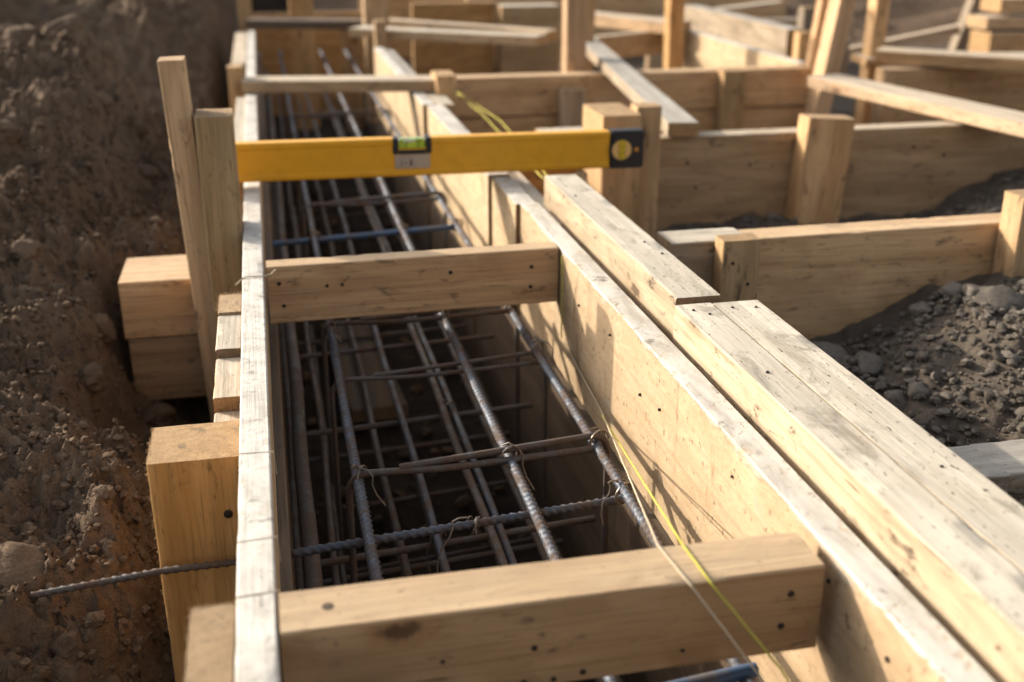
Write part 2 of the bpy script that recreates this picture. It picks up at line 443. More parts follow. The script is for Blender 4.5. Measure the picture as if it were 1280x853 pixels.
def disc_part(name, parent, world_p, nrm, r, mat, t=.0012):
    """a nail head or a small round mark lying on a face, as a child"""
    V = []; F = []; K = 10
    n = Vector(nrm).normalized(); u = n.orthogonal().normalized(); w = n.cross(u)
    for zz, rr in ((-.002, r), (t*.6, r), (t, r*.8)):
        for k in range(K):
            a = 2*PI*k/K; V.append(tuple(u*math.cos(a)*rr+w*math.sin(a)*rr+n*zz))
    for i in range(2):
        for k in range(K): F.append((i*K+k, i*K+(k+1) % K, (i+1)*K+(k+1) % K, (i+1)*K+k))
    F.append(tuple(2*K+k for k in range(K)))
    o = link_mesh(name, mesh_from(V, F), mat)
    bpy.context.view_layer.update()
    o.parent = parent; o.matrix_parent_inverse = Matrix.Identity(4)
    o.matrix_basis = parent.matrix_world.inverted() @ Matrix.Translation(Vector(world_p))
    return o

#@@CAMERA
CAM = (.0183, 0.0, .4143)
PITCH, YAW = math.radians(21.3235), math.radians(12.2024)
cam = bpy.data.objects.new('camera', bpy.data.cameras.new('camera')); col.objects.link(cam)
cam.data.sensor_width = 36; cam.data.lens = 36*1400/1280
cam.data.clip_start = .02; cam.data.clip_end = 400
cam.location = CAM; cam.rotation_euler = (PI/2-PITCH, 0, -YAW)
cam.data.dof.use_dof = True; cam.data.dof.focus_distance = 1.06; cam.data.dof.aperture_fstop = 4.2
cam.data.dof.aperture_blades = 7
scene.camera = cam

#@@LIGHT
SUND = Vector((1.0, -.87, -.53)).normalized()
EL = math.asin(-SUND.z); AZ = math.atan2(-SUND.x, -SUND.y)
sl = bpy.data.lights.new('sun', 'SUN'); so = bpy.data.objects.new('sun', sl); col.objects.link(so)
sl.energy = 3.5; sl.angle = math.radians(.55); sl.color = (1.0, .895, .76)
so.rotation_mode = 'QUATERNION'; so.rotation_quaternion = SUND.to_track_quat('-Z', 'Y')
so.location = (-6, 5, 4)
w = bpy.data.worlds.new('World'); scene.world = w; w.use_nodes = True
nt = w.node_tree; bg = nt.nodes['Background']
sky = nt.nodes.new('ShaderNodeTexSky'); sky.sky_type = 'NISHITA'; sky.sun_disc = False
sky.sun_elevation = EL; sky.sun_rotation = AZ % (2*PI); sky.air_density = 1.0; sky.dust_density = 5.0; sky.ozone_density = .6
hsv = nt.nodes.new('ShaderNodeHueSaturation'); hsv.inputs['Saturation'].default_value = .45   # thin haze: a paler sky
nt.links.new(sky.outputs[0], hsv.inputs['Color']); nt.links.new(hsv.outputs[0], bg.inputs[0]); bg.inputs[1].default_value = .15
scene.view_settings.view_transform = 'Standard'; scene.view_settings.look = 'None'
scene.view_settings.exposure = .92; scene.view_settings.gamma = 1
scene.render.engine = 'CYCLES'; scene.cycles.max_bounces = 6

#@@GROUND
def vnoise(x, y, seed):
    xi = np.floor(x).astype(np.int64); yi = np.floor(y).astype(np.int64)
    xf = x-xi; yf = y-yi
    u = xf*xf*xf*(xf*(xf*6-15)+10); v = yf*yf*yf*(yf*(yf*6-15)+10)
    def h(a, b_):
        n = (a*374761393+b_*668265263+seed*974711) & 0x7fffffff
        n = ((n ^ (n >> 13))*1274126177) & 0x7fffffff
        n = n ^ (n >> 16)
        return (n & 0xffff)/65535.0*2-1
    return (h(xi, yi)*(1-u)+h(xi+1, yi)*u)*(1-v)+(h(xi, yi+1)*(1-u)+h(xi+1, yi+1)*u)*v
def fbm(x, y, f, o, seed, gain=.5, ridged=False):
    t = 0; a = 1
    for i in range(o):
        c, s = math.cos(i*1.1), math.sin(i*1.1)
        n = vnoise((x*c-y*s)*f+i*17.3, (x*s+y*c)*f-i*9.1, seed+i)
        t = t+a*((1-2*np.abs(n)) if ridged else n); a *= gain; f *= 2.03
    return t
def ss(x, a, b_):
    t = np.clip((x-a)/(b_-a), 0, 1); return t*t*(3-2*t)

def ground_z(x, y):
    # left: loose excavated soil beside a narrow gap, rising to a heap and a far bank
    prof = -.125+.075*ss(y, .55, 1.1)+.045*ss(y, 1.0, 1.9)+.145*ss(y, 1.75, 2.75)
    drop = ss(y, 2.86, 3.12)*.36
    soft = ss(y, 1.7, 2.6)
    zl = prof-drop+.06*ss(-x, .5, 1.6)
    zl = zl-(.105*(1-ss(-x, .13, .50-.08*soft))+.10*(1-ss(-x, .10, .17)))*(1-.25*ss(y, 3, 3.4))-.16*soft*(1-ss(-x, .22, .36))*(1-ss(y, 2.9, 3.3))
    zl = zl-.16*(1-ss(y, .66, .86))*(1-ss(-x, .22, .34))
    zl = zl-.17*np.exp(-(((x+.155)/.075)**4+((y-1.52)/.24)**4))
    by = y+.25*vnoise(x*3.1, x*0, 71)
    bank = (.26+.07*np.exp(-((x+.24)/.2)**2)-.10*ss(-x, .45, .8))*ss(by, 3.75, 4.35)+.14*ss(by, 4.3, 5.6)+.8*ss(y, 5.6, 8.5)
    bank = bank+(fbm(x, y, 4.5, 3, 61)*.05+fbm(x, y, 12, 3, 65, .5)*.022)*ss(by, 3.6, 4.3)
    zl = zl+bank*ss(-x, .02, .16)+.62*np.exp(-(((x+1.28)/.34)**2+((y-4.5)/.42)**2))  # last term: unseen mound added to shade the hollow behind the heap
    lump = fbm(x, y, 6, 3, 3)*.020+fbm(x, y, 18, 5, 8, .62)*.017+fbm(x, y, 42, 4, 5, .68, True)*.0095
    lump = lump*(1-.35*ss(y, 3.3, 3.8))
    rill = np.abs(vnoise((x*.8+y*.55)*30, (x-y)*6, 21))*-.018*ss(y, 1.1, 1.7)
    zl = zl+(lump+rill)*ss(-x, .05, .16)
    # trench bottom
    zt = -.45+fbm(x, y, 12, 4, 31)*.012
    # right: gravel fill between the forms
    zr = -.15+.10*ss(x, .66, 1.05)*(1-ss(y, 1.42, 1.9))-.030*ss(y, 1.36, 1.6)+.10*ss(x, 1.15, 1.7)*ss(y, 1.4, 1.6)
    zr = zr-.12*ss(y, 2.03, 2.12)-.03*ss(y, 2.9, 3.3)
    zr = zr+fbm(x, y, 6, 3, 41)*.018+fbm(x, y, 20, 3, 44)*.008+fbm(x, y, 70, 2, 47, .6)*.003
    zr = zr+.75*ss(y, 4.9, 7.5)+.75*ss(x, 3.3, 6)
    mt = ss(x, -.034, -.024)*(1-ss(x, .402, .428))*(1-ss(y, 5.35, 5.5))
    side = (x > .2)
    z = np.where(side, zr, zl)
    z = z*(1-mt)+zt*mt
    far = ss(y, 8, 14)*.5+ss(-x, 1.6, 6)*.45
    return z+far*(np.abs(vnoise(x*.4, y*.4, 77))*.4+.6)*(1-mt)

def axis(segs):
    out = []
    for a, b_, st in segs:
        n = max(1, int(round((b_-a)/st))); out += [a+(b_-a)*i/n for i in range(n)]
    out.append(segs[-1][1]); return np.array(out)
gx = axis([(-40, -6, 3), (-6, -1.6, .22), (-1.6, -.75, .025), (-.75, -.06, .0042), (-.06, .0, .006), (0, .39, .03), (.39, .44, .006), (.44, 1.5, .0075), (1.5, 3.2, .035), (3.2, 8, .25), (8, 40, 3)])
gy = axis([(-20, -2, 1.5), (-2, .2, .15), (.2, .5, .02), (.5, 2.0, .0046), (2.0, 3.3, .0075), (3.3, 5.6, .012), (5.6, 8, .06), (8, 14, .5), (14, 60, 4)])
X, Y = np.meshgrid(gx, gy)
Z = ground_z(X, Y)
nx, ny = len(gx), len(gy)
V = np.stack([X.ravel(), Y.ravel(), Z.ravel()], 1)
idx = np.arange(nx*ny).reshape(ny, nx)
Fq = np.stack([idx[:-1, :-1].ravel(), idx[:-1, 1:].ravel(), idx[1:, 1:].ravel(), idx[1:, :-1].ravel()], 1)
me = bpy.data.meshes.new('ground')
me.vertices.add(len(V)); me.vertices.foreach_set('co', V.ravel())
me.loops.add(Fq.size); me.loops.foreach_set('vertex_index', Fq.ravel().astype(np.int32))
me.polygons.add(len(Fq)); me.polygons.foreach_set('loop_start', np.arange(0, Fq.size, 4, dtype=np.int32))
cxm = gx[:-1]+np.diff(gx)/2; cym = gy[:-1]+np.diff(gy)/2
CX, CY = np.meshgrid(cxm, cym)
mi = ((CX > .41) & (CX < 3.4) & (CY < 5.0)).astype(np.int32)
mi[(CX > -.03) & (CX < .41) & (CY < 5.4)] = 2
mi = mi.ravel()
me.polygons.foreach_set('material_index', mi)
me.polygons.foreach_set('use_smooth', np.ones(len(Fq), dtype=bool))
me.update(calc_edges=True); me.validate()
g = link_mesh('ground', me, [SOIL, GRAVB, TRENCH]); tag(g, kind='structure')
def gz(x, y): return float(ground_z(np.array([x]), np.array([y]))[0])

# ---- crumbs, clods, gravel
def scatter(name, n, place, rrange, mat, seed, sub, flat=.75, sink=.25, protos=14):
    rr = random.Random(seed)
    pr = [rock_mesh(1, seed*50+i, sub, flat) for i in range(protos)]
    pr = [(np.array(v), np.array(f)) for v, f in pr]
    VV = []; FF = []; off = 0
    xy = np.array([place(rr) for _ in range(n)]); zz = ground_z(xy[:, 0], xy[:, 1])
    for q in range(n):
        r = rrange[0]*(rrange[1]/rrange[0])**(rr.random()**1.8)
        v, f = pr[rr.randrange(protos)]; a = rr.uniform(0, 2*PI); t = rr.uniform(-.6, .6)
        ca, sa, ct, st = math.cos(a), math.sin(a), math.cos(t), math.sin(t)
        Rm = np.array([[ca, -sa*ct, sa*st], [sa, ca*ct, -ca*st], [0, st, ct]])
        VV.append((v*r) @ Rm.T+np.array([xy[q, 0], xy[q, 1], zz[q]+r*(flat-sink)])); FF.append(f+off); off += len(v)
    o = link_mesh(name, mesh_from(np.concatenate(VV).tolist(), np.concatenate(FF).tolist(), None, True, 40), mat)
    return tag(o, kind='stuff')
def left_place(rr):
    y = .45+3.0*rr.random()**1.5; x = -.10-rr.random()**1.3*(.18+.30*y); return x, y
def left_gap(rr):
    y = .5+2.2*rr.random(); return -.05-.14*rr.random(), y
def left_any(rr):
    return left_place(rr) if rr.random() < .6 else (-.10-.42*rr.random(), .6+2.3*rr.random())
scatter('soil_crumbs', 17000, left_any, (.0016, .0062), SOIL, 5, 1, .85, .35)
scatter('trench_rubble', 700, lambda rr: (.02+.36*rr.random(), .4+4*rr.random()), (.003, .016), CLODM, 9, 1)
def grav_place(rr):
    if rr.random() < .62: return .56+.75*rr.random(), .55+.74*rr.random()
    return .46+1.25*rr.random(), 1.42+.56*rr.random()
scatter('gravel', 15000, grav_place, (.0018, .009), STONE, 6, 1, .75, .25)

protoM = {}
def rock_things(name, label, cat, group, spots, mat, seed, flat=.8, sub=3, sink=.35):
    rr = random.Random(seed); me_list = []
    for i in range(6):
        V, F = rock_mesh(1, seed*31+i, sub, flat, .34); me_list.append(mesh_from(V, F, None, True, 55)); me_list[-1].materials.append(mat)
    for i, (x, y, r) in enumerate(spots):
        o = bpy.data.objects.new(name, me_list[i % 6]); col.objects.link(o)
        o.location = (x, y, gz(x, y)+r*(flat-sink)); o.scale = (r, r, r)
        o.rotation_euler = (rr.uniform(-.4, .4), rr.uniform(-.4, .4), rr.uniform(0, 6.28))
        tag(o, label, cat, group)
rr = random.Random(4)
clods = []
for i in range(130):
    y = .60+2.3*rr.random()**1.2; x = -.13-rr.random()*(.14+.20*y); clods.append((x, y, .008+.026*rr.random()**2.2))
rock_things('soil_clod', 'brown lump of dry soil lying on the excavated bank left of the forms', 'soil clod', 'clods on the excavated bank', clods, SOIL, 3, .7, 4, .42)
for (x, y, r, lab) in ((-.232, .93, .036, 'large brown earth lump at the foot of the bank, near the left picture edge'),
                       (-.185, .865, .022, 'round earth lump just above the rusty rod that sticks out to the left'),
                       (-.50, 2.72, .05, 'big pale boulder of soil on the crest of the left heap'),
                       (-.42, 2.78, .055, 'angular pale earth block, rightmost on the crest of the left heap')):
    V, F = rock_mesh(r, int(x*-1000), 4, .8, .3)
    o = link_mesh('soil_clod', mesh_from(V, F, None, True, 60), SOIL, None, (x, y, gz(x, y)+r*.1)); tag(o, lab, 'soil clod')
rr = random.Random(14); stones = []
for i in range(90):
    x, y = grav_place(rr); stones.append((x, y, .008+.015*rr.random()**1.6))
rock_things('stone', 'grey rounded stone bedded in the gravel right of the trench', 'stone', 'stones in the gravel fill', stones, STONE, 8, .72)
for (x, y, r, lab) in ((.70, 1.235, .034, 'large dark round stone against the cross board, left end of the gravel'),
                       (.93, 1.215, .032, 'big brown-grey boulder in the gravel near the right cleat of the cross board'),
                       (.79, .945, .017, 'pale grey pebble at the right edge beside the short weathered plank')):
    V, F = rock_mesh(r, int(x*999), 4, .7, .3)
    o = link_mesh('stone', mesh_from(V, F, None, True, 60), STONE, None, (x, y, gz(x, y)+r*.15)); tag(o, lab, 'stone')

#@@FORMS ---- left side of the trench
lb = box('formwork_board', 'long pale whitened edge board on the left side of the trench', 'board', (-.025, 0), (.25, 2.60), (-.088, 0), WOODW, lean=(-.006, 0))
box('formwork_board', 'left edge board continuing the row beyond the first thin crosspiece', 'board', (-.031, -.006), (2.61, 4.16), (-.088, 0), WOODW)
box('formwork_board', 'lower darkened board lining the left trench wall under the whitened edge', 'board', (-.022, .008), (.25, 4.3), (-.28, -.091), WOODD)
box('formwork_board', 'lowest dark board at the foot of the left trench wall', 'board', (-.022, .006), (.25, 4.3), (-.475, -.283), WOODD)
# right side of the trench
pA = box('sheathing_board', 'tan near form panel on the right with a ragged white top edge', 'panel', (.372, .400), (.22, 1.585), (-.170, 0), PLY, lean=(.002, 0))
box('sheathing_board', 'short middle form panel on the right, between two panel joints', 'panel', (.367, .400), (1.588, 1.768), (-.172, -.002), PLYP)
box('sheathing_board', 'pale grainy right form panel running under the spirit level', 'panel', (.361, .398), (1.771, 2.47), (-.205, .001), PLYP)
box('sheathing_board', 'far right form panel past the first thin crosspiece, doubled at its back', 'panel', (.352, .380), (2.475, 3.56), (-.20, .002), PLYP)
box('formwork_board', 'grey backing board doubling the far right form panel', 'board', (.384, .408), (2.86, 3.54), (-.12, -.004), WOODG)
box('formwork_board', 'pale short board behind the joint of the far right panel', 'board', (.384, .424), (2.478, 2.855), (-.12, .0), WOODP)
box('formwork_board', 'thin lit batten fixed behind the right panels beside the yellow lines', 'batten', (.404, .430), (1.50, 2.00), (-.07, -.012), WOODP)
box('formwork_board', 'lower shaded board lining the right trench wall under the tan panel', 'board', (.362, .392), (.22, 1.9), (-.475, -.174), WOODD)  # dark tone stands in for the shadow below the sunlit panel
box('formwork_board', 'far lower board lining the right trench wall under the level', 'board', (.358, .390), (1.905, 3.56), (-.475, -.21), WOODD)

# crosspieces
s1 = box('spreader', 'nearest thick crosspiece wedged across the trench, with nail heads on its face', 'crosspiece', (.001, .360), (.586, .632), (-.066, .001), WOODO, group='crosspieces across the trench')
s2 = box('spreader', 'second thick crosspiece across the trench, in front of the spirit level', 'crosspiece', (.001, .3705), (1.340, 1.370), (-.073, .001), WOODO, group='crosspieces across the trench', lean=(.006, .0))
box('spreader', 'thin crosspiece lying across both edges, first one beyond the spirit level', 'crosspiece', (-.030, .414), (2.715, 2.80), (.003, .030), WOOD, group='crosspieces across the trench', lean=(-.075, .0))
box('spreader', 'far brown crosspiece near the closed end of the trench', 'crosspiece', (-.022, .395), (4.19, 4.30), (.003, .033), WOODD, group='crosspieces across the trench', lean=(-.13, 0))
F = lambda px, py, y: None
for (x, z, r) in ((.160, -.034, .0022), (.153, -.060, .002), (.173, -.0605, .002), (.193, -.058, .0022), (.337, -.018, .0026), (.332, -.043, .0026), (.262, -.052, .0016), (.10, -.035, .0016)):
    disc_part('nail_head', s1, (x, .586, z), (0, -1, 0), r, NAILM)
disc_part('knot', s1, (.031, .609, .0010), (0, 0, 1), .0040, plain('knot_dark', (.07,.045,.028), .8), .0003)
for (x, z, r) in ((.015, -.021, .0024), (.019, -.050, .0024), (.073, -.028, .002), (.092, -.028, .002), (.229, -.022, .0026), (.335, -.022, .0026), (.334, -.049, .0026)):
    disc_part('nail_head', s2, (x, 1.3395+x*.016, z), (0, -1, 0), r, NAILM)
for (y, z, r) in ((.77, -.030, .0013), (.66, -.045, .0016), (.52, -.028, .002), (.49, -.040, .0018), (.455, -.058, .0022), (.95, -.05, .0016), (1.12, -.035, .0016), (1.25, -.045, .0016), (1.01, -.06, .0018), (.60, -.022, .0018)):
    disc_part('nail_head', pA, (.3722, y, z), (-1, 0, 0), r, NAILM)

# left stakes, blocks and posts
timber('wooden_stake', 'tall thin leaning stake, tallest on the left side of the trench', 'stake', (-.0955, 1.553, -.34), (-.1165, 1.553, .226), .045, .033, WOOD)
box('timber_post', 'squat square post beside the tall stake, on the trench side of it', 'post', (-.0765, -.0285), (1.507, 1.572), (-.33, .157), WOODT, lean=(.0, .0))
# stacked pair of blocks left of the stake
box('timber_block', 'upper of two stacked beam ends sticking out left of the tall stake', 'beam end', (-.207, -.0285), (1.580, 1.705), (-.168, -.083), WOODO, axis='x', group='stacked beam ends')
box('timber_block', 'lower of two stacked beam ends sticking out left of the tall stake', 'beam end', (-.203, -.0285), (1.583, 1.705), (-.268, -.170), WOODO, axis='x', group='stacked beam ends')
# stepped cleat blocks along the left edge board
box('cleat', 'rough sawn first cleat block at the foot of the squat post', 'cleat', (-.0525, -.0265), (1.190, 1.252), (-.10, -.001), ENDG, axis='y')
box('cleat', 'second cleat block along the left board, its top level with the board', 'cleat', (-.0525, -.0265), (1.087, 1.188), (-.10, -.004), WOODP, axis='y')
box('cleat', 'third, slightly lower cleat block along the left board', 'cleat', (-.0525, -.0265), (.986, 1.084), (-.11, -.013), WOODP, axis='y')
box('cleat', 'lowest cleat block along the left board, next to the big square post', 'cleat', (-.0525, -.0265), (.951, .984), (-.11, -.027), WOOD, axis='y')
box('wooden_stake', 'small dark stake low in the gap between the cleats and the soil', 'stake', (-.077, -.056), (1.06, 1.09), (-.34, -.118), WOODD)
box('timber_post', 'big square post with fuzzy sawn top on the near left', 'post', (-.104, -.0265), (.877, .950), (-.55, -.021), WOODO, rough=1.6, lean=(0, 0))
box('timber_post', 'rough sawn post stub at the bottom left, against the whitened board', 'post', (-.054, -.0265), (.545, .628), (-.50, -.001), ENDG, rough=2.0)
box('wooden_stake', 'short stake left of the far cleat board', 'stake', (-.069, -.034), (2.75, 2.80), (-.33, .058), WOOD)
box('cleat', 'pale cleat board along the far left edge board', 'cleat', (-.072, -.033), (3.27, 4.12), (-.10, .0), WOOD)
box('cleat', 'pale cleat next to the left board just beyond the level', 'cleat', (-.052, -.028), (1.86, 2.70), (-.09, -.004), WOODP)
box('wooden_stake', 'far left stake at the end of the edge board', 'stake', (-.062, -.012), (4.36, 4.42), (-.33, .135), WOOD)

# closed far end of the trench
box('formwork_board', 'brown board closing the far end of the trench', 'board', (-.05, .46), (5.06, 5.09), (-.47, -.02), WOODO)
box('timber_post', 'brown post standing at the far end of the trench', 'post', (.132, .225), (4.70, 4.78), (-.47, .16), WOODO)
box('formwork_board', 'orange board on end closing the right panel at the far crosspiece', 'board', (.325, .40), (4.62, 4.65), (-.47, -.045), WOODO, axis='z')
box('formwork_board', 'far low rail from the trench end post to the right', 'rail', (.235, .42), (4.62, 4.60), (-.09, -.03), WOOD, axis='x') if False else None
box('wooden_stake', 'bright-sided stake behind the far right panel end', 'stake', (.362, .445), (3.95, 4.03), (-.30, .22), WOOD)
box('wooden_stake', 'little peg in front of the bright-sided far stake', 'peg', (.372, .408), (3.70, 3.75), (-.25, .066), WOOD)
box('timber_post', 'short square peg at the right end of the first thin crosspiece', 'post', (.404, .450), (2.605, 2.70), (-.25, .044), WOOD, axis='z')

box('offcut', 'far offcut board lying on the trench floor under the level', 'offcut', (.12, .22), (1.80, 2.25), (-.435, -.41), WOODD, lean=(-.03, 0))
# beams at the right
b1 = box('timber_beam', 'inner of the two long weathered beams at the near right, beside the tan panel', 'beam', (.4115, .4520), (.12, 1.026), (-.014, .0300), WOODB)
box('timber_beam', 'outer long weathered beam at the near right, side by side with its twin', 'beam', (.4528, .5045), (.12, 1.028), (-.015, .0284), WOODB)
box('timber_beam', 'upper right beam with a bright left side, ending at a dark gap', 'beam', (.4165, .4670), (1.037, 1.612), (-.020, .0335), WOODB)
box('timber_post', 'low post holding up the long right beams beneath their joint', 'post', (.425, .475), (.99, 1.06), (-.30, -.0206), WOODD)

# R1
box('formwork_board', 'cross board with a thick lit top edge in front of the gravel', 'board', (.632, 1.42), (1.333, 1.382), (-.20, .0), WOODO, lean=(.004, 0))
box('timber_block', 'flat block lying at the left end of the nearest cross board', 'block', (.520, .630), (1.332, 1.392), (-.20, .001), WOODP, axis='x')
box('cleat', 'upright cleat nailed to the left end of the nearest cross board', 'cleat', (.578, .630), (1.298, 1.329), (-.22, .010), WOOD)
box('cleat', 'upright cleat at the right picture edge in front of the nearest cross board', 'cleat', (.997, 1.050), (1.285, 1.330), (-.24, .048), WOOD)
box('formwork_board', 'short grey weathered plank end at the right edge beside the gravel', 'plank', (.60, .693), (.838, .905), (-.16, -.10), WOODG, axis='x')
box('formwork_board', 'second grey plank end butted to the first at the lower right edge', 'plank', (.695, 1.0), (.842, .910), (-.16, -.102), WOODG)
# R2
box('formwork_board', 'long cross board with knots and a thin white top, behind the leaning square post', 'board', (.695, 1.95), (2.016, 2.062), (-.26, .0), WOOD)
box('formwork_board', 'brown end length of the middle cross board, behind the spirit level', 'board', (.412, .692), (2.022, 2.058), (-.26, -.02), WOODO)
box('cleat', 'pale cleat peeping over the spirit level, behind it', 'cleat', (.530, .622), (2.10, 2.15), (-.2, .002), WOODP, axis='x')
box('timber_post', 'stout square post leaning in front of the long knotty cross board', 'post', (1.000, 1.096), (1.965, 2.012), (-.30, .036), WOODO, lean=(.022, 0))
box('timber_post', 'thick square block post behind the black end of the level', 'post', (.584, .654), (1.868, 2.00), (-.30, .072), WOOD, axis='z')
box('wooden_stake', 'thin upright stake just right of the level\'s black end', 'stake', (.6565, .702), (1.90, 1.945), (-.30, .080), WOOD)
box('wooden_stake', 'low bright peg between the upper right beam and the block post', 'peg', (.507, .520), (1.735, 1.76), (-.26, .004), WOOD)
# R3
box('formwork_board', 'far cross board with a lit top edge, where the yellow lines start', 'board', (.455, 1.475), (2.865, 2.925), (-.10, .0), WOODO)
box('formwork_board', 'brown lower board under the far cross board', 'board', (.43, 1.475), (2.87, 2.91), (-.36, -.105), WOODO)
box('cleat', 'cleat on the far cross board right of the grey diagonal plank', 'cleat', (1.199, 1.262), (2.815, 2.862), (-.33, .004), WOOD)
box('cleat', 'short cleat on the lower far cross board, left of the grey diagonal plank', 'cleat', (.760, .824), (2.820, 2.862), (-.33, -.032), WOOD)
# diagonal plank
timber('plank', 'grey diagonal plank lying across two cross boards, in the middle distance', 'plank', (1.008, 3.52, .030), (.782, 2.000, .030), .060, .026, WOODG)
# R4 / K / L
box('formwork_board', 'dark far cross board at the right, under the two pale battens', 'board', (1.645, 2.9), (2.775, 2.83), (-.24, .0), WOODO)
box('sheathing_board', 'bright long side panel of the farther trench', 'panel', (1.468, 1.498), (2.94, 3.86), (-.30, .002), PLYP)
box('formwork_board', 'grey lit-top plank on edge beyond the bright far panel', 'plank', (1.600, 1.655), (3.30, 4.20), (-.09, .055), WOODG)
box('timber_block', 'pale block beyond the end of the grey far plank', 'block', (1.66, 1.76), (3.20, 3.34), (-.09, .030), WOODG, axis='x')
timber('timber_post', 'big leaning post with a bright left side at the far right', 'post', (1.415, 2.80, -.32), (1.520, 2.80, .42), .060, .044, WOODO)
timber('wooden_stake', 'thin bright stake leaning against the big far post', 'stake', (1.448, 2.905, -.30), (1.520, 2.905, .42), .03, .022, WOODO)
box('timber_block', 'small pale peg left of the big leaning far post', 'peg', (1.505, 1.555), (3.02, 3.06), (-.25, .075), WOOD)
timber('batten', 'long pale batten sloping from the leaning post to the right edge', 'batten', (1.335, 2.53, .030), (1.46, 1.80, .030), .094, .026, WOOD)
timber('batten', 'pale batten crossing the top of the far right board', 'batten', (1.690, 2.905, .040), (2.10, 2.55, .040), .10, .034, WOOD)
timber('formwork_board', 'wide pale board lying flat behind the far right batten', 'board', (1.70, 3.03, .004), (2.40, 2.92, .004), .12, .02, WOODP)
timber('wooden_stake', 'leaning stake right of the big far post', 'stake', (1.712, 3.02, -.30), (1.722, 3.02, .36), .05, .042, WOOD)
timber('wooden_stake', 'grey slanting stake in front of the dark far soil', 'stake', (2.74, 4.2, -.20), (2.90, 4.2, .36), .05, .050, WOODG)
for k, (x0, x1, y0, z0, z1, lab) in enumerate(((2.50, 3.2, 3.58, -.10, -.005, 'bottom board of the timber stack at the top right corner'),
                                        (2.49, 3.2, 3.60, .005, .045, 'middle board of the timber stack at the top right corner'),
                                        (2.55, 3.2, 3.62, .06, .105, 'top board of the timber stack at the top right corner'))):
    box('plank', lab, 'plank', (x0, x1), (y0, y0+.12), (z0, z1), WOOD, group='timber stack at the far right')
timber('batten', 'pale stake lying aslant in the dark far soil at the top right', 'batten', (1.95, 3.75, -.08), (2.35, 3.55, .03), .05, .03, WOOD)
timber('plank', 'pale board leaning on the far soil behind the top right posts', 'plank', (1.75, 4.9, -.05), (2.25, 4.75, .02), .09, .03, WOODP)
box('wooden_stake', 'grey upright stake in the dark soil beyond the far right board', 'stake', (2.02, 2.07), (4.05, 4.10), (-.3, .05), WOODG)
box('formwork_board', 'low pale board running across behind the top right posts', 'board', (1.55, 2.45), (4.45, 4.49), (-.25, -.03), WOODP)
# sp4 etc.
timber('batten', 'pale batten lying from the far right panel to the tall far post', 'batten', (.325, 3.87, .034), (.87, 3.49, .034), .10, .028, WOODP)
timber('batten', 'brown batten lying behind the pale one, sloping to the tall far post', 'batten', (.44, 4.10, .036), (.93, 3.60, .036), .07, .030, WOOD)
timber('timber_post', 'tall far post with a bright left side near the picture centre', 'post', (.802, 2.965, -.30), (.800, 2.965, .40), .05, .055, WOODO)
timber('wooden_stake', 'thin pale stake just right of the tall far post', 'stake', (.960, 3.33, -.28), (.962, 3.33, .34), .03, .027, WOODP)
timber('batten', 'bright short batten between the thin stake and the far right post', 'batten', (1.205, 4.22, .036), (1.43, 3.78, .036), .11, .04, WOOD)
box('formwork_board', 'brown far board under the bright short batten', 'board', (1.10, 1.45), (3.70, 3.74), (-.08, .0), WOOD, lean=(.20, 0))
timber('timber_post', 'far post at the top, right of the picture centre', 'post', (1.258, 3.42, -.28), (1.245, 3.42, .36), .05, .048, WOODO)
box('formwork_board', 'far brown board standing on edge at the top edge of the picture', 'board', (.595, .92), (4.50, 4.54), (-.25, .055), WOODO)
box('timber_block', 'far pale block right of the brown board at the top edge', 'block', (.93, 1.16), (4.40, 4.52), (-.25, .045), WOODP, axis='x')
box('formwork_board', 'farthest pale board crossing behind the centre posts', 'board', (.90, 2.4), (5.0, 5.05), (-.25, .05), WOODP)
box('formwork_board', 'farthest board left of the top centre block', 'board', (.46, 1.0), (5.3, 5.34), (-.25, .04), WOOD)

#@@STEEL
B = []
for i, (x, lab) in enumerate(((.076, 'thick ribbed bar of the upper cage, left of three'), (.227, 'thick ribbed bar of the upper cage, in the middle'), (.320, 'thick ribbed bar of the upper cage along the right panel'))):
    rebar_obj('rebar', lab, 'rebar', [(x, .30, -.102), (x+.001, 4.4, -.102)], i and .0046 or .0049, STEEL, True, 'long bars of the upper cage', seed=i, wob=.003)
low = [(.026, -.17), (.052, -.24), (.014, -.27), (.062, -.33), (.158, -.215), (.212, -.205), (.228, -.215), (.100, -.33), (.19, -.36), (.26, -.36), (.325, -.33), (.125, -.26), (.285, -.27), (.145, -.40)]
names = ['thin dark bar close to the left trench wall', 'second dark bar down beside the left trench wall', 'bar almost touching the left lower board', 'bar low under the left upper bar',
         'lower bar between the left and middle upper bars', 'left bar of the close pair under the middle upper bar', 'right bar of the close pair under the middle upper bar',
         'bottom bar of the cage, leftmost', 'bottom bar of the cage, left of centre', 'bottom bar of the cage, right of centre', 'bottom bar of the cage along the right wall',
         'thin bar halfway down, between the left and middle upper bars', 'thin bar halfway down, between the middle and right upper bars', 'thin bar on the trench floor, left of centre']
for i, ((x, z), lab) in enumerate(zip(low, names)):
    rebar_obj('rebar', lab, 'rebar', [(x, .32, z), (x+(.004 if i % 2 else -.003), 4.3, z)], (.0048 if i > 3 else (.0085, .004, .005, .004)[i]), STEELR if i not in (4, 6) else STEEL, False, 'lower bars of the cage', seed=20+i, wob=.004)
# tie rod through the forms
rebar_obj('rebar', 'rusty thin rod sticking out of the left board over the soil', 'rebar', [(-.206, .861, -.1235), (-.10, .862, -.115), (-.001, .862, -.114)], .0030, STEELR, True, rad=.01, seed=51, wob=.001)
rebar_obj('rebar', 'ribbed cross bar from the left board to the right upper bar, behind the nearest crosspiece', 'rebar', [(.009, .862, -.113), (.326, .899, -.1155)], .0041, STEEL, True, rad=.01, seed=53, wob=.001)
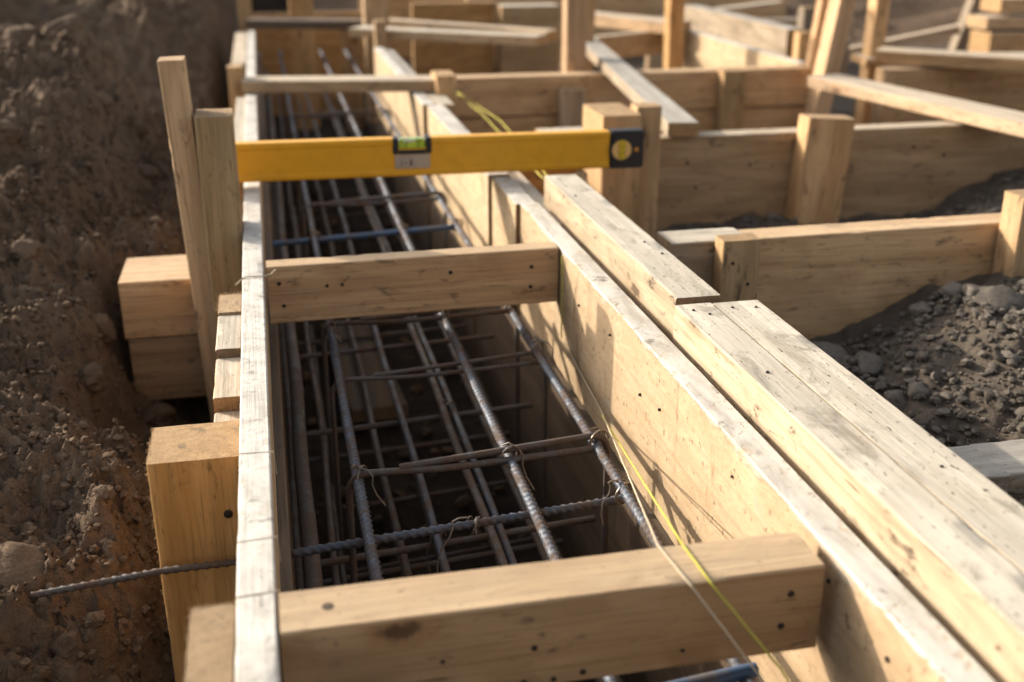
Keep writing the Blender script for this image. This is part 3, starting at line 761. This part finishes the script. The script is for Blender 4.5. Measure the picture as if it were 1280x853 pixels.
# stirrups: closed hoops, tops at the upper bars
def stirrup(y, r, mat, lab, x0=.066, x1=.333, zt=-.094, zb=-.37, skew=.03, double=False):
    pts = [(x0+.05, y+.004, zt), (x1, y+skew, zt+.003), (x1, y+skew, zb), (x0, y, zb), (x0, y, zt), (x0+.10, y+skew*.35-.006, zt-.006), (x1-.012, y+skew-.010, zt-.008)]
    rebar_obj('stirrup', lab, 'stirrup', pts, r, mat, False, 'stirrups of the cage', rad=.022, seed=int(y*100), wob=.0015)
stirrup(.962, .0036, STEELR, 'thin stirrup hooked round the right bar in the near bay')
stirrup(1.385, .0036, STEELR, 'thin stirrup just under the second thick crosspiece')
stirrup(1.225, .0028, STEELR, 'thin brown stirrup between the near bay and the second crosspiece', zt=-.106)
stirrup(2.25, .0036, STEELR, 'stirrup in the bay beyond the spirit level')
stirrup(2.95, .0036, STEELR, 'stirrup beyond the first thin crosspiece')
stirrup(3.5, .0036, STEELR, 'stirrup far down the trench')
stirrup(2.02, .0036, STEEL, 'bright stirrup right behind the spirit level')
rebar_obj('rebar', 'blue painted cross bar between the crosspiece and the level', 'rebar', [(.006, 1.835, -.112), (.062, 1.838, -.111), (.325, 1.850, -.105)], .0050, STEELB, False, seed=61)
rebar_obj('rebar', 'blue painted bar at the bottom edge under the nearest crosspiece', 'rebar', [(.02, .585, -.104), (.226, .602, -.100), (.33, .611, -.098)], .0055, STEELB, False, seed=62)
for i, (y, z, lab) in enumerate(((1.02, -.225, 'deep cross bar in the near bay'), (1.16, -.34, 'lowest cross bar in the near bay'), (1.33, -.225, 'deep cross bar under the second crosspiece'),
                          (1.48, -.34, 'lowest cross bar behind the second crosspiece'), (1.60, -.225, 'deep cross bar below the blue one'), (1.85, -.30, 'deep cross bar under the level'), (.80, -.225, 'deep cross bar behind the nearest crosspiece'))):
    rebar_obj('rebar', lab, 'rebar', [(.02, y, z), (.34, y+.03, z)], .004, STEELR, False, 'deep cross bars', seed=70+i)

# tie wires at the crossings
def tie(x, y, z, lab, seed, R=.0095, tail=.05):
    r = random.Random(seed); pts = []
    a0 = r.uniform(-.5, .5)
    for i in range(44):
        t = i/43; th = t*2*PI*2.3
        q = Vector((math.cos(th)*R*(1+.12*math.sin(t*9)), (t-.5)*.010+math.sin(th*.5)*.002, math.sin(th)*R))
        q = Matrix.Rotation(PI/4+a0, 3, 'Z') @ q
        pts.append(Vector((x, y, z))+q)
    e = pts[-1]; dx = r.uniform(-.5, .6)
    for i in range(1, 9):
        t = i/8; pts.append(e+Vector((dx*tail*t+.003*math.sin(i*1.7), -.3*tail*t, tail*(.18*math.sin(t*3)-.75*t*t))))
    V, F = sweep(pts, lambda s, th: .0009, 5)
    tag(link_mesh('tie_wire', mesh_from(V, F), WIRE), lab, 'tie wire', 'wire ties on the cage')
tie(.227, .978, -.099, 'wire tie where the near stirrup crosses the middle bar', 1, .0105, .06)
tie(.077, .966, -.099, 'wire tie where the near stirrup crosses the left bar', 2, .0105, .05)
tie(.322, .990, -.097, 'dark wire tie where the near stirrup hooks the right bar', 3, .011, .03)
tie(.321, .897, -.108, 'wire tie where the tie rod ends at the right bar', 4, .011, .05)
tie(.229, 1.400, -.099, 'wire tie at the middle bar under the second crosspiece', 5, .0105, .05)
tie(.077, 1.389, -.099, 'wire tie at the left bar under the second crosspiece', 6, .0105, .04)
tie(.323, 1.412, -.099, 'wire tie at the right bar under the second crosspiece', 7, .0105, .05)
tie(.321, 1.25, -.099, 'wire tie on the right bar between the two bays', 8, .0105, .06)
tie(.160, 1.035, -.219, 'wire tie on the deep bars of the near bay', 9, .009, .06)
tie(.222, 1.345, -.214, 'wire tie on the close pair of bars under the second crosspiece', 10, .012, .05)
tie(.228, 1.845, -.104, 'wire tie on the blue bar at the middle bar', 11, .0105, .04)
tie(.077, 1.838, -.106, 'wire tie on the blue bar at the left bar', 12, .0105, .05)
tie(.228, 2.27, -.099, 'wire tie beyond the level at the middle bar', 13, .0105, .05)
tie(.321, 1.850, -.102, 'wire tie on the blue bar at the right bar', 14, .0105, .04)
tie(.175, .884, -.118, 'wire tie hanging under the tie rod in the near bay', 15, .008, .07)

#@@LINES
cord('string_line', 'yellow line running from the far cross board to the right beams, left strand', 'string', [(.470, 2.862, -.02), (.468, 2.4, -.004), (.449, 1.62, -.004), (.432, 1.47, -.012), (.430, 1.40, -.09)], .0012, STRY, seed=1, sag=.004)
cord('string_line', 'yellow line running from the far cross board to the right beams, right strand', 'string', [(.474, 2.862, -.02), (.492, 2.3, -.006), (.458, 1.70, -.004), (.436, 1.48, -.008), (.434, 1.42, -.09)], .0012, STRY, seed=2, sag=.003)
cord('string_line', 'yellow-green line hanging down the panel at the end of the second crosspiece', 'string', [(.3698, 1.325, -.004), (.3690, 1.318, -.05), (.3685, 1.315, -.112)], .0009, STRY, seed=3)
cord('string_line', 'pale taut line from the right panel over the nearest crosspiece, left of the yellow one', 'string', [(.3695, 1.312, -.114), (.3690, 1.13, -.134), (.258, .633, .0020), (.262, .590, .0022), (.264, .5835, .000), (.305, .560, -.058), (.34, .47, -.13)], .0007, STRP, seed=4, jit=.0003)
cord('string_line', 'yellow taut line crossing the nearest crosspiece and dropping over its face', 'string', [(.3690, 1.13, -.138), (.275, .633, .0020), (.276, .588, .0024), (.2775, .5835, .000), (.322, .560, -.058), (.355, .47, -.13)], .0009, STRY, seed=5, jit=.0003)
cord('string_line', 'thread tied across the left board beside the second crosspiece', 'string', [(-.035, 1.30, -.006), (-.025, 1.302, .0025), (.0, 1.303, .0025), (.006, 1.305, .004), (.012, 1.300, .010)], .0009, STRP, seed=6)
cord('string_line', 'thin wire laid across the left board near the square post', 'wire', [(-.027, .838, -.01), (-.0255, .838, .0006), (.001, .836, .0006), (.0022, .836, -.02)], .0004, STRP, seed=7, jit=.0004)
cord('string_line', 'thin wire laid across the left board behind the nearest crosspiece', 'wire', [(-.027, .70, -.01), (-.0255, .70, .0006), (.001, .702, .0006), (.0022, .702, -.02)], .0004, STRP, seed=8, jit=.0004)
cord('string_line', 'thin wire laid across the left board at the nearest crosspiece', 'wire', [(-.027, .632, -.01), (-.0255, .632, .0006), (.001, .634, .0006), (.0022, .634, -.02)], .0004, STRP, seed=9, jit=.0004)

#@@LEVEL
lev = bpy.data.objects.new('spirit_level', None); col.objects.link(lev)
lev.location = (-.124, 1.775, .0105); lev.rotation_euler = (0, math.radians(.45), 0)
tag(lev, 'yellow spirit level lying across the trench forms, black cap at its right end', 'spirit level')
def level_body():
    """hollow box profile with a notch for the top vial; local x 0..0.748, y +-.0125, z 0..0.059"""
    L = .688; hh = .0605; t = .0125; c = .0025
    bm = bmesh.new()
    segs = [(0, .336, hh), (.336, .386, .0445), (.386, L, hh)]
    for i, (xa, xb, h) in enumerate(segs):
        prof = [(-t+c, 0), (t-c, 0), (t, c), (t, h-c), (t-c, h), (-t+c, h), (-t, h-c), (-t, h-.009), (-t+.0012, h-.0105), (-t+.0012, .0105), (-t, .009), (-t, c)]
        rings = []
        for x in (xa, xb): rings.append([bm.verts.new((x, y, z)) for y, z in prof])
        K = len(prof)
        for k in range(K):
            bm.faces.new((rings[0][k], rings[1][k], rings[1][(k+1) % K], rings[0][(k+1) % K]))
        bm.faces.new(rings[0]); bm.faces.new(rings[1][::-1])
    bmesh.ops.recalc_face_normals(bm, faces=bm.faces)
    m = bpy.data.meshes.new('body'); bm.to_mesh(m); bm.free(); return m
link_mesh('body', level_body(), YELLOW, lev)
def bxm(x0, x1, y0, y1, z0, z1, bev=.0012, bm=None):
    own = bm is None
    if own: bm = bmesh.new()
    r = bmesh.ops.create_cube(bm, size=1)
    for v in r['verts']: v.co = Vector(((x0+x1)/2+v.co.x*(x1-x0), (y0+y1)/2+v.co.y*(y1-y0), (z0+z1)/2+v.co.z*(z1-z0)))
    if bev: bmesh.ops.bevel(bm, geom=list({e for v in r['verts'] for e in v.link_edges}), offset=bev, segments=2, affect='EDGES')
    if own:
        m = bpy.data.meshes.new('b'); bm.to_mesh(m); bm.free(); return m
# black U-shaped holder in the notch
bm = bmesh.new()
for a in ((.330, .339, -.0137, .0137, .036, .0612), (.383, .392, -.0137, .0137, .036, .0612), (.3385, .3835, -.0137, .0137, .0355, .0425)): bxm(*a, bm=bm)
m = bpy.data.meshes.new('holder'); bm.to_mesh(m); bm.free()
hold = link_mesh('vial_holder', m, BLACKP, lev)
def cyl(p, axis_, r, L, K=24, bulge=0.0):
    V = []; F = []; n = 8
    A = Vector(axis_).normalized(); u = A.orthogonal().normalized(); w_ = A.cross(u)
    for i in range(n+1):
        s = i/n-.5
        for k in range(K):
            a = 2*PI*k/K; q = r*(1+bulge*(1-4*s*s)); V.append(tuple(Vector(p)+A*s*L+(u*math.cos(a)+w_*math.sin(a))*q))
    for i in range(n):
        for k in range(K): F.append((i*K+k, i*K+(k+1) % K, (i+1)*K+(k+1) % K, (i+1)*K+k))
    F.append(tuple(range(K))[::-1]); F.append(tuple(n*K+k for k in range(K)))
    return mesh_from(V, F)
link_mesh('vial', bxm(.3392, .3828, -.010, .010, .0428, .0590, .003), GREENF, hold)
link_mesh('bubble', cyl((.3565, -.0103, .0560), (1, 0, 0), .0022, .018, 12), CLEARF, hold)
bm = bmesh.new(); bxm(.3705, .3712, -.0108, .0108, .0432, .0592, 0, bm); bxm(.351, .3517, -.0108, .0108, .0432, .0592, 0, bm)
m = bpy.data.meshes.new('lines'); bm.to_mesh(m); bm.free(); link_mesh('reference_line', m, INK, hold)
plate = link_mesh('label_plate', bxm(.333, .389, -.0131, -.0112, .0125, .0352, .0004), LABELM, lev)
# the worn printed marks on the plate: a bracket-like C, a small wedge and a dark pointed drop
bm = bmesh.new()
for k in range(9):
    a0 = PI*.55+k*PI*.9/9; a1 = a0+PI*.9/9
    q = [bm.verts.new((.3455+math.cos(a)*rr_*.7, -.0134, .0225+math.sin(a)*rr_)) for a, rr_ in ((a0, .0050), (a1, .0050), (a1, .0036), (a0, .0036))]
    bm.faces.new(q)
bm.faces.new([bm.verts.new(p) for p in ((.3485, -.0134, .0195), (.3525, -.0134, .0215), (.3485, -.0134, .0240))])
bm.faces.new([bm.verts.new(p) for p in ((.3565, -.0134, .0225), (.3585, -.0134, .0295), (.3605, -.0134, .0225), (.3600, -.0134, .0180), (.3585, -.0134, .0165), (.3570, -.0134, .0180))])
m = bpy.data.meshes.new('marks'); bm.to_mesh(m); bm.free(); link_mesh('printed_mark', m, INK, plate)
cap = link_mesh('end_cap', bxm(.690, .7475, -.0136, .0136, -.0012, .0612, .0025), BLACKP, lev)
def ring(p, r0, r1, t, K=32):
    V = []; F = []
    for k in range(K):
        a = 2*PI*k/K
        for r, y in ((r0, 0), (r1, 0), (r1, -t), (r0, -t)): V.append((p[0]+math.cos(a)*r, p[1]+y, p[2]+math.sin(a)*r))
    for k in range(K):
        k2 = (k+1) % K
        for j in range(4): F.append((k*4+j, k*4+(j+1) % 4, k2*4+(j+1) % 4, k2*4+j))
    me_ = mesh_from(V, F); return me_
vc = (.7085, -.0138, .0305)
link_mesh('vial_window', cyl((vc[0], -.0141, vc[2]), (0, 1, 0), .0172, .0012, 32), plain('window_pale', (.72,.44,.15), .35, 0, .5, .3), cap)
link_mesh('vial_rim', ring(vc, .0168, .0215, .0022), BLACKP, cap)
ev = link_mesh('vial', bxm(.7035, .7145, -.0172, -.0148, .0150, .0460, .001), YELF, cap)
bm = bmesh.new(); bxm(.7032, .7148, -.0175, -.0174, .0255, .0262, 0, bm); bxm(.7032, .7148, -.0175, -.0174, .0350, .0357, 0, bm)
m = bpy.data.meshes.new('lines'); bm.to_mesh(m); bm.free(); link_mesh('reference_line', m, INK, cap)
link_mesh('screw', cyl((.7340, -.0138, .0300), (0, 1, 0), .0036, .0016, 16), plain('screw_orange', (.55,.24,.03), .5), cap)
link_mesh('end_cap', bxm(-.0015, .012, -.0133, .0133, -.001, .0611, .002), BLACKP, lev)

# nail heads on other timbers, torn fibres on the fuzzy sawn posts
def nails(label, pts, n, r=.0022):
    o = next(q for q in col.objects if q.get('label') == label)
    for p in pts: disc_part('nail_head', o, p, n, r, NAILM)
nails('inner of the two long weathered beams at the near right, beside the tan panel', [(.424, 1.006, .0302), (.436, .992, .0302), (.430, .84, .0302)], (0, 0, 1), .0016)
nails('outer long weathered beam at the near right, side by side with its twin', [(.468, 1.010, .0286), (.492, 1.006, .0286), (.482, .65, .0286)], (0, 0, 1), .0016)
nails('upper right beam with a bright left side, ending at a dark gap', [(.429, 1.48, .0337), (.450, 1.24, .0337), (.455, 1.19, .0337)], (0, 0, 1), .0018)
nails('cleat nailed' if False else 'upright cleat nailed to the left end of the nearest cross board', [(.592, 1.2975, -.02), (.615, 1.2975, -.05)], (0, -1, 0), .0022)
nails('long cross board with knots and a thin white top, behind the leaning square post', [(.80, 2.0155, -.05), (.82, 2.0155, -.10), (.93, 2.0155, -.06), (1.28, 2.0155, -.04), (1.35, 2.0155, -.06)], (0, -1, 0), .0028)
nails('big square post with fuzzy sawn top on the near left', [(-.042, .8767, -.075)], (0, -1, 0), .004)
nails('cleat on the far cross board right of the grey diagonal plank', [(1.23, 2.8145, -.05)], (0, -1, 0), .004)
def fibres(label, edges, n, L, seed):
    o = next(q for q in col.objects if q.get('label') == label); r = random.Random(seed); V = []; F = []
    for _ in range(n):
        a, b_, out = edges[r.randrange(len(edges))]; t = r.random()
        p = Vector(a).lerp(Vector(b_), t); l = L*r.uniform(.3, 1)
        d = Vector(out)+Vector((r.gauss(0, .6), r.gauss(0, .6), r.gauss(0, .6))); d.normalize()
        P = [p-d*.001, p+d*l*.5, p+d*l+Vector((r.gauss(0, .3), r.gauss(0, .3), r.gauss(0, .3)))*l]
        v, f = sweep(P, lambda s, th: .00016, 3); k = len(V); V += v; F += [tuple(i+k for i in q) for q in f]
    c = link_mesh('torn_fibres', mesh_from(V, F), SPLINT); c['kind'] = 'stuff'
    bpy.context.view_layer.update(); c.parent = o; c.matrix_basis = o.matrix_world.inverted()
fibres('big square post with fuzzy sawn top on the near left', [((-.104, .877, -.021), (-.104, .95, -.021), (-1, -.3, .3)), ((-.104, .877, -.021), (-.0265, .877, -.021), (0, -.6, .6)), ((-.104, .877, -.021), (-.104, .877, -.16), (-1, -.6, 0))], 170, .0026, 1)
fibres('rough sawn post stub at the bottom left, against the whitened board', [((-.054, .545, -.001), (-.054, .628, -.001), (-1, 0, .5)), ((-.054, .628, -.001), (-.0265, .628, -.001), (0, .3, 1)), ((-.054, .545, -.001), (-.0265, .545, -.001), (0, -1, .3)), ((-.054, .545, -.001), (-.054, .545, -.10), (-1, -.5, 0))], 150, .0026, 2)
fibres('rough sawn first cleat block at the foot of the squat post', [((-.0525, 1.19, -.001), (-.0525, 1.252, -.001), (-1, 0, .6)), ((-.0525, 1.252, -.001), (-.0265, 1.252, -.001), (0, .3, 1))], 90, .004, 3)
bpy.context.view_layer.update()
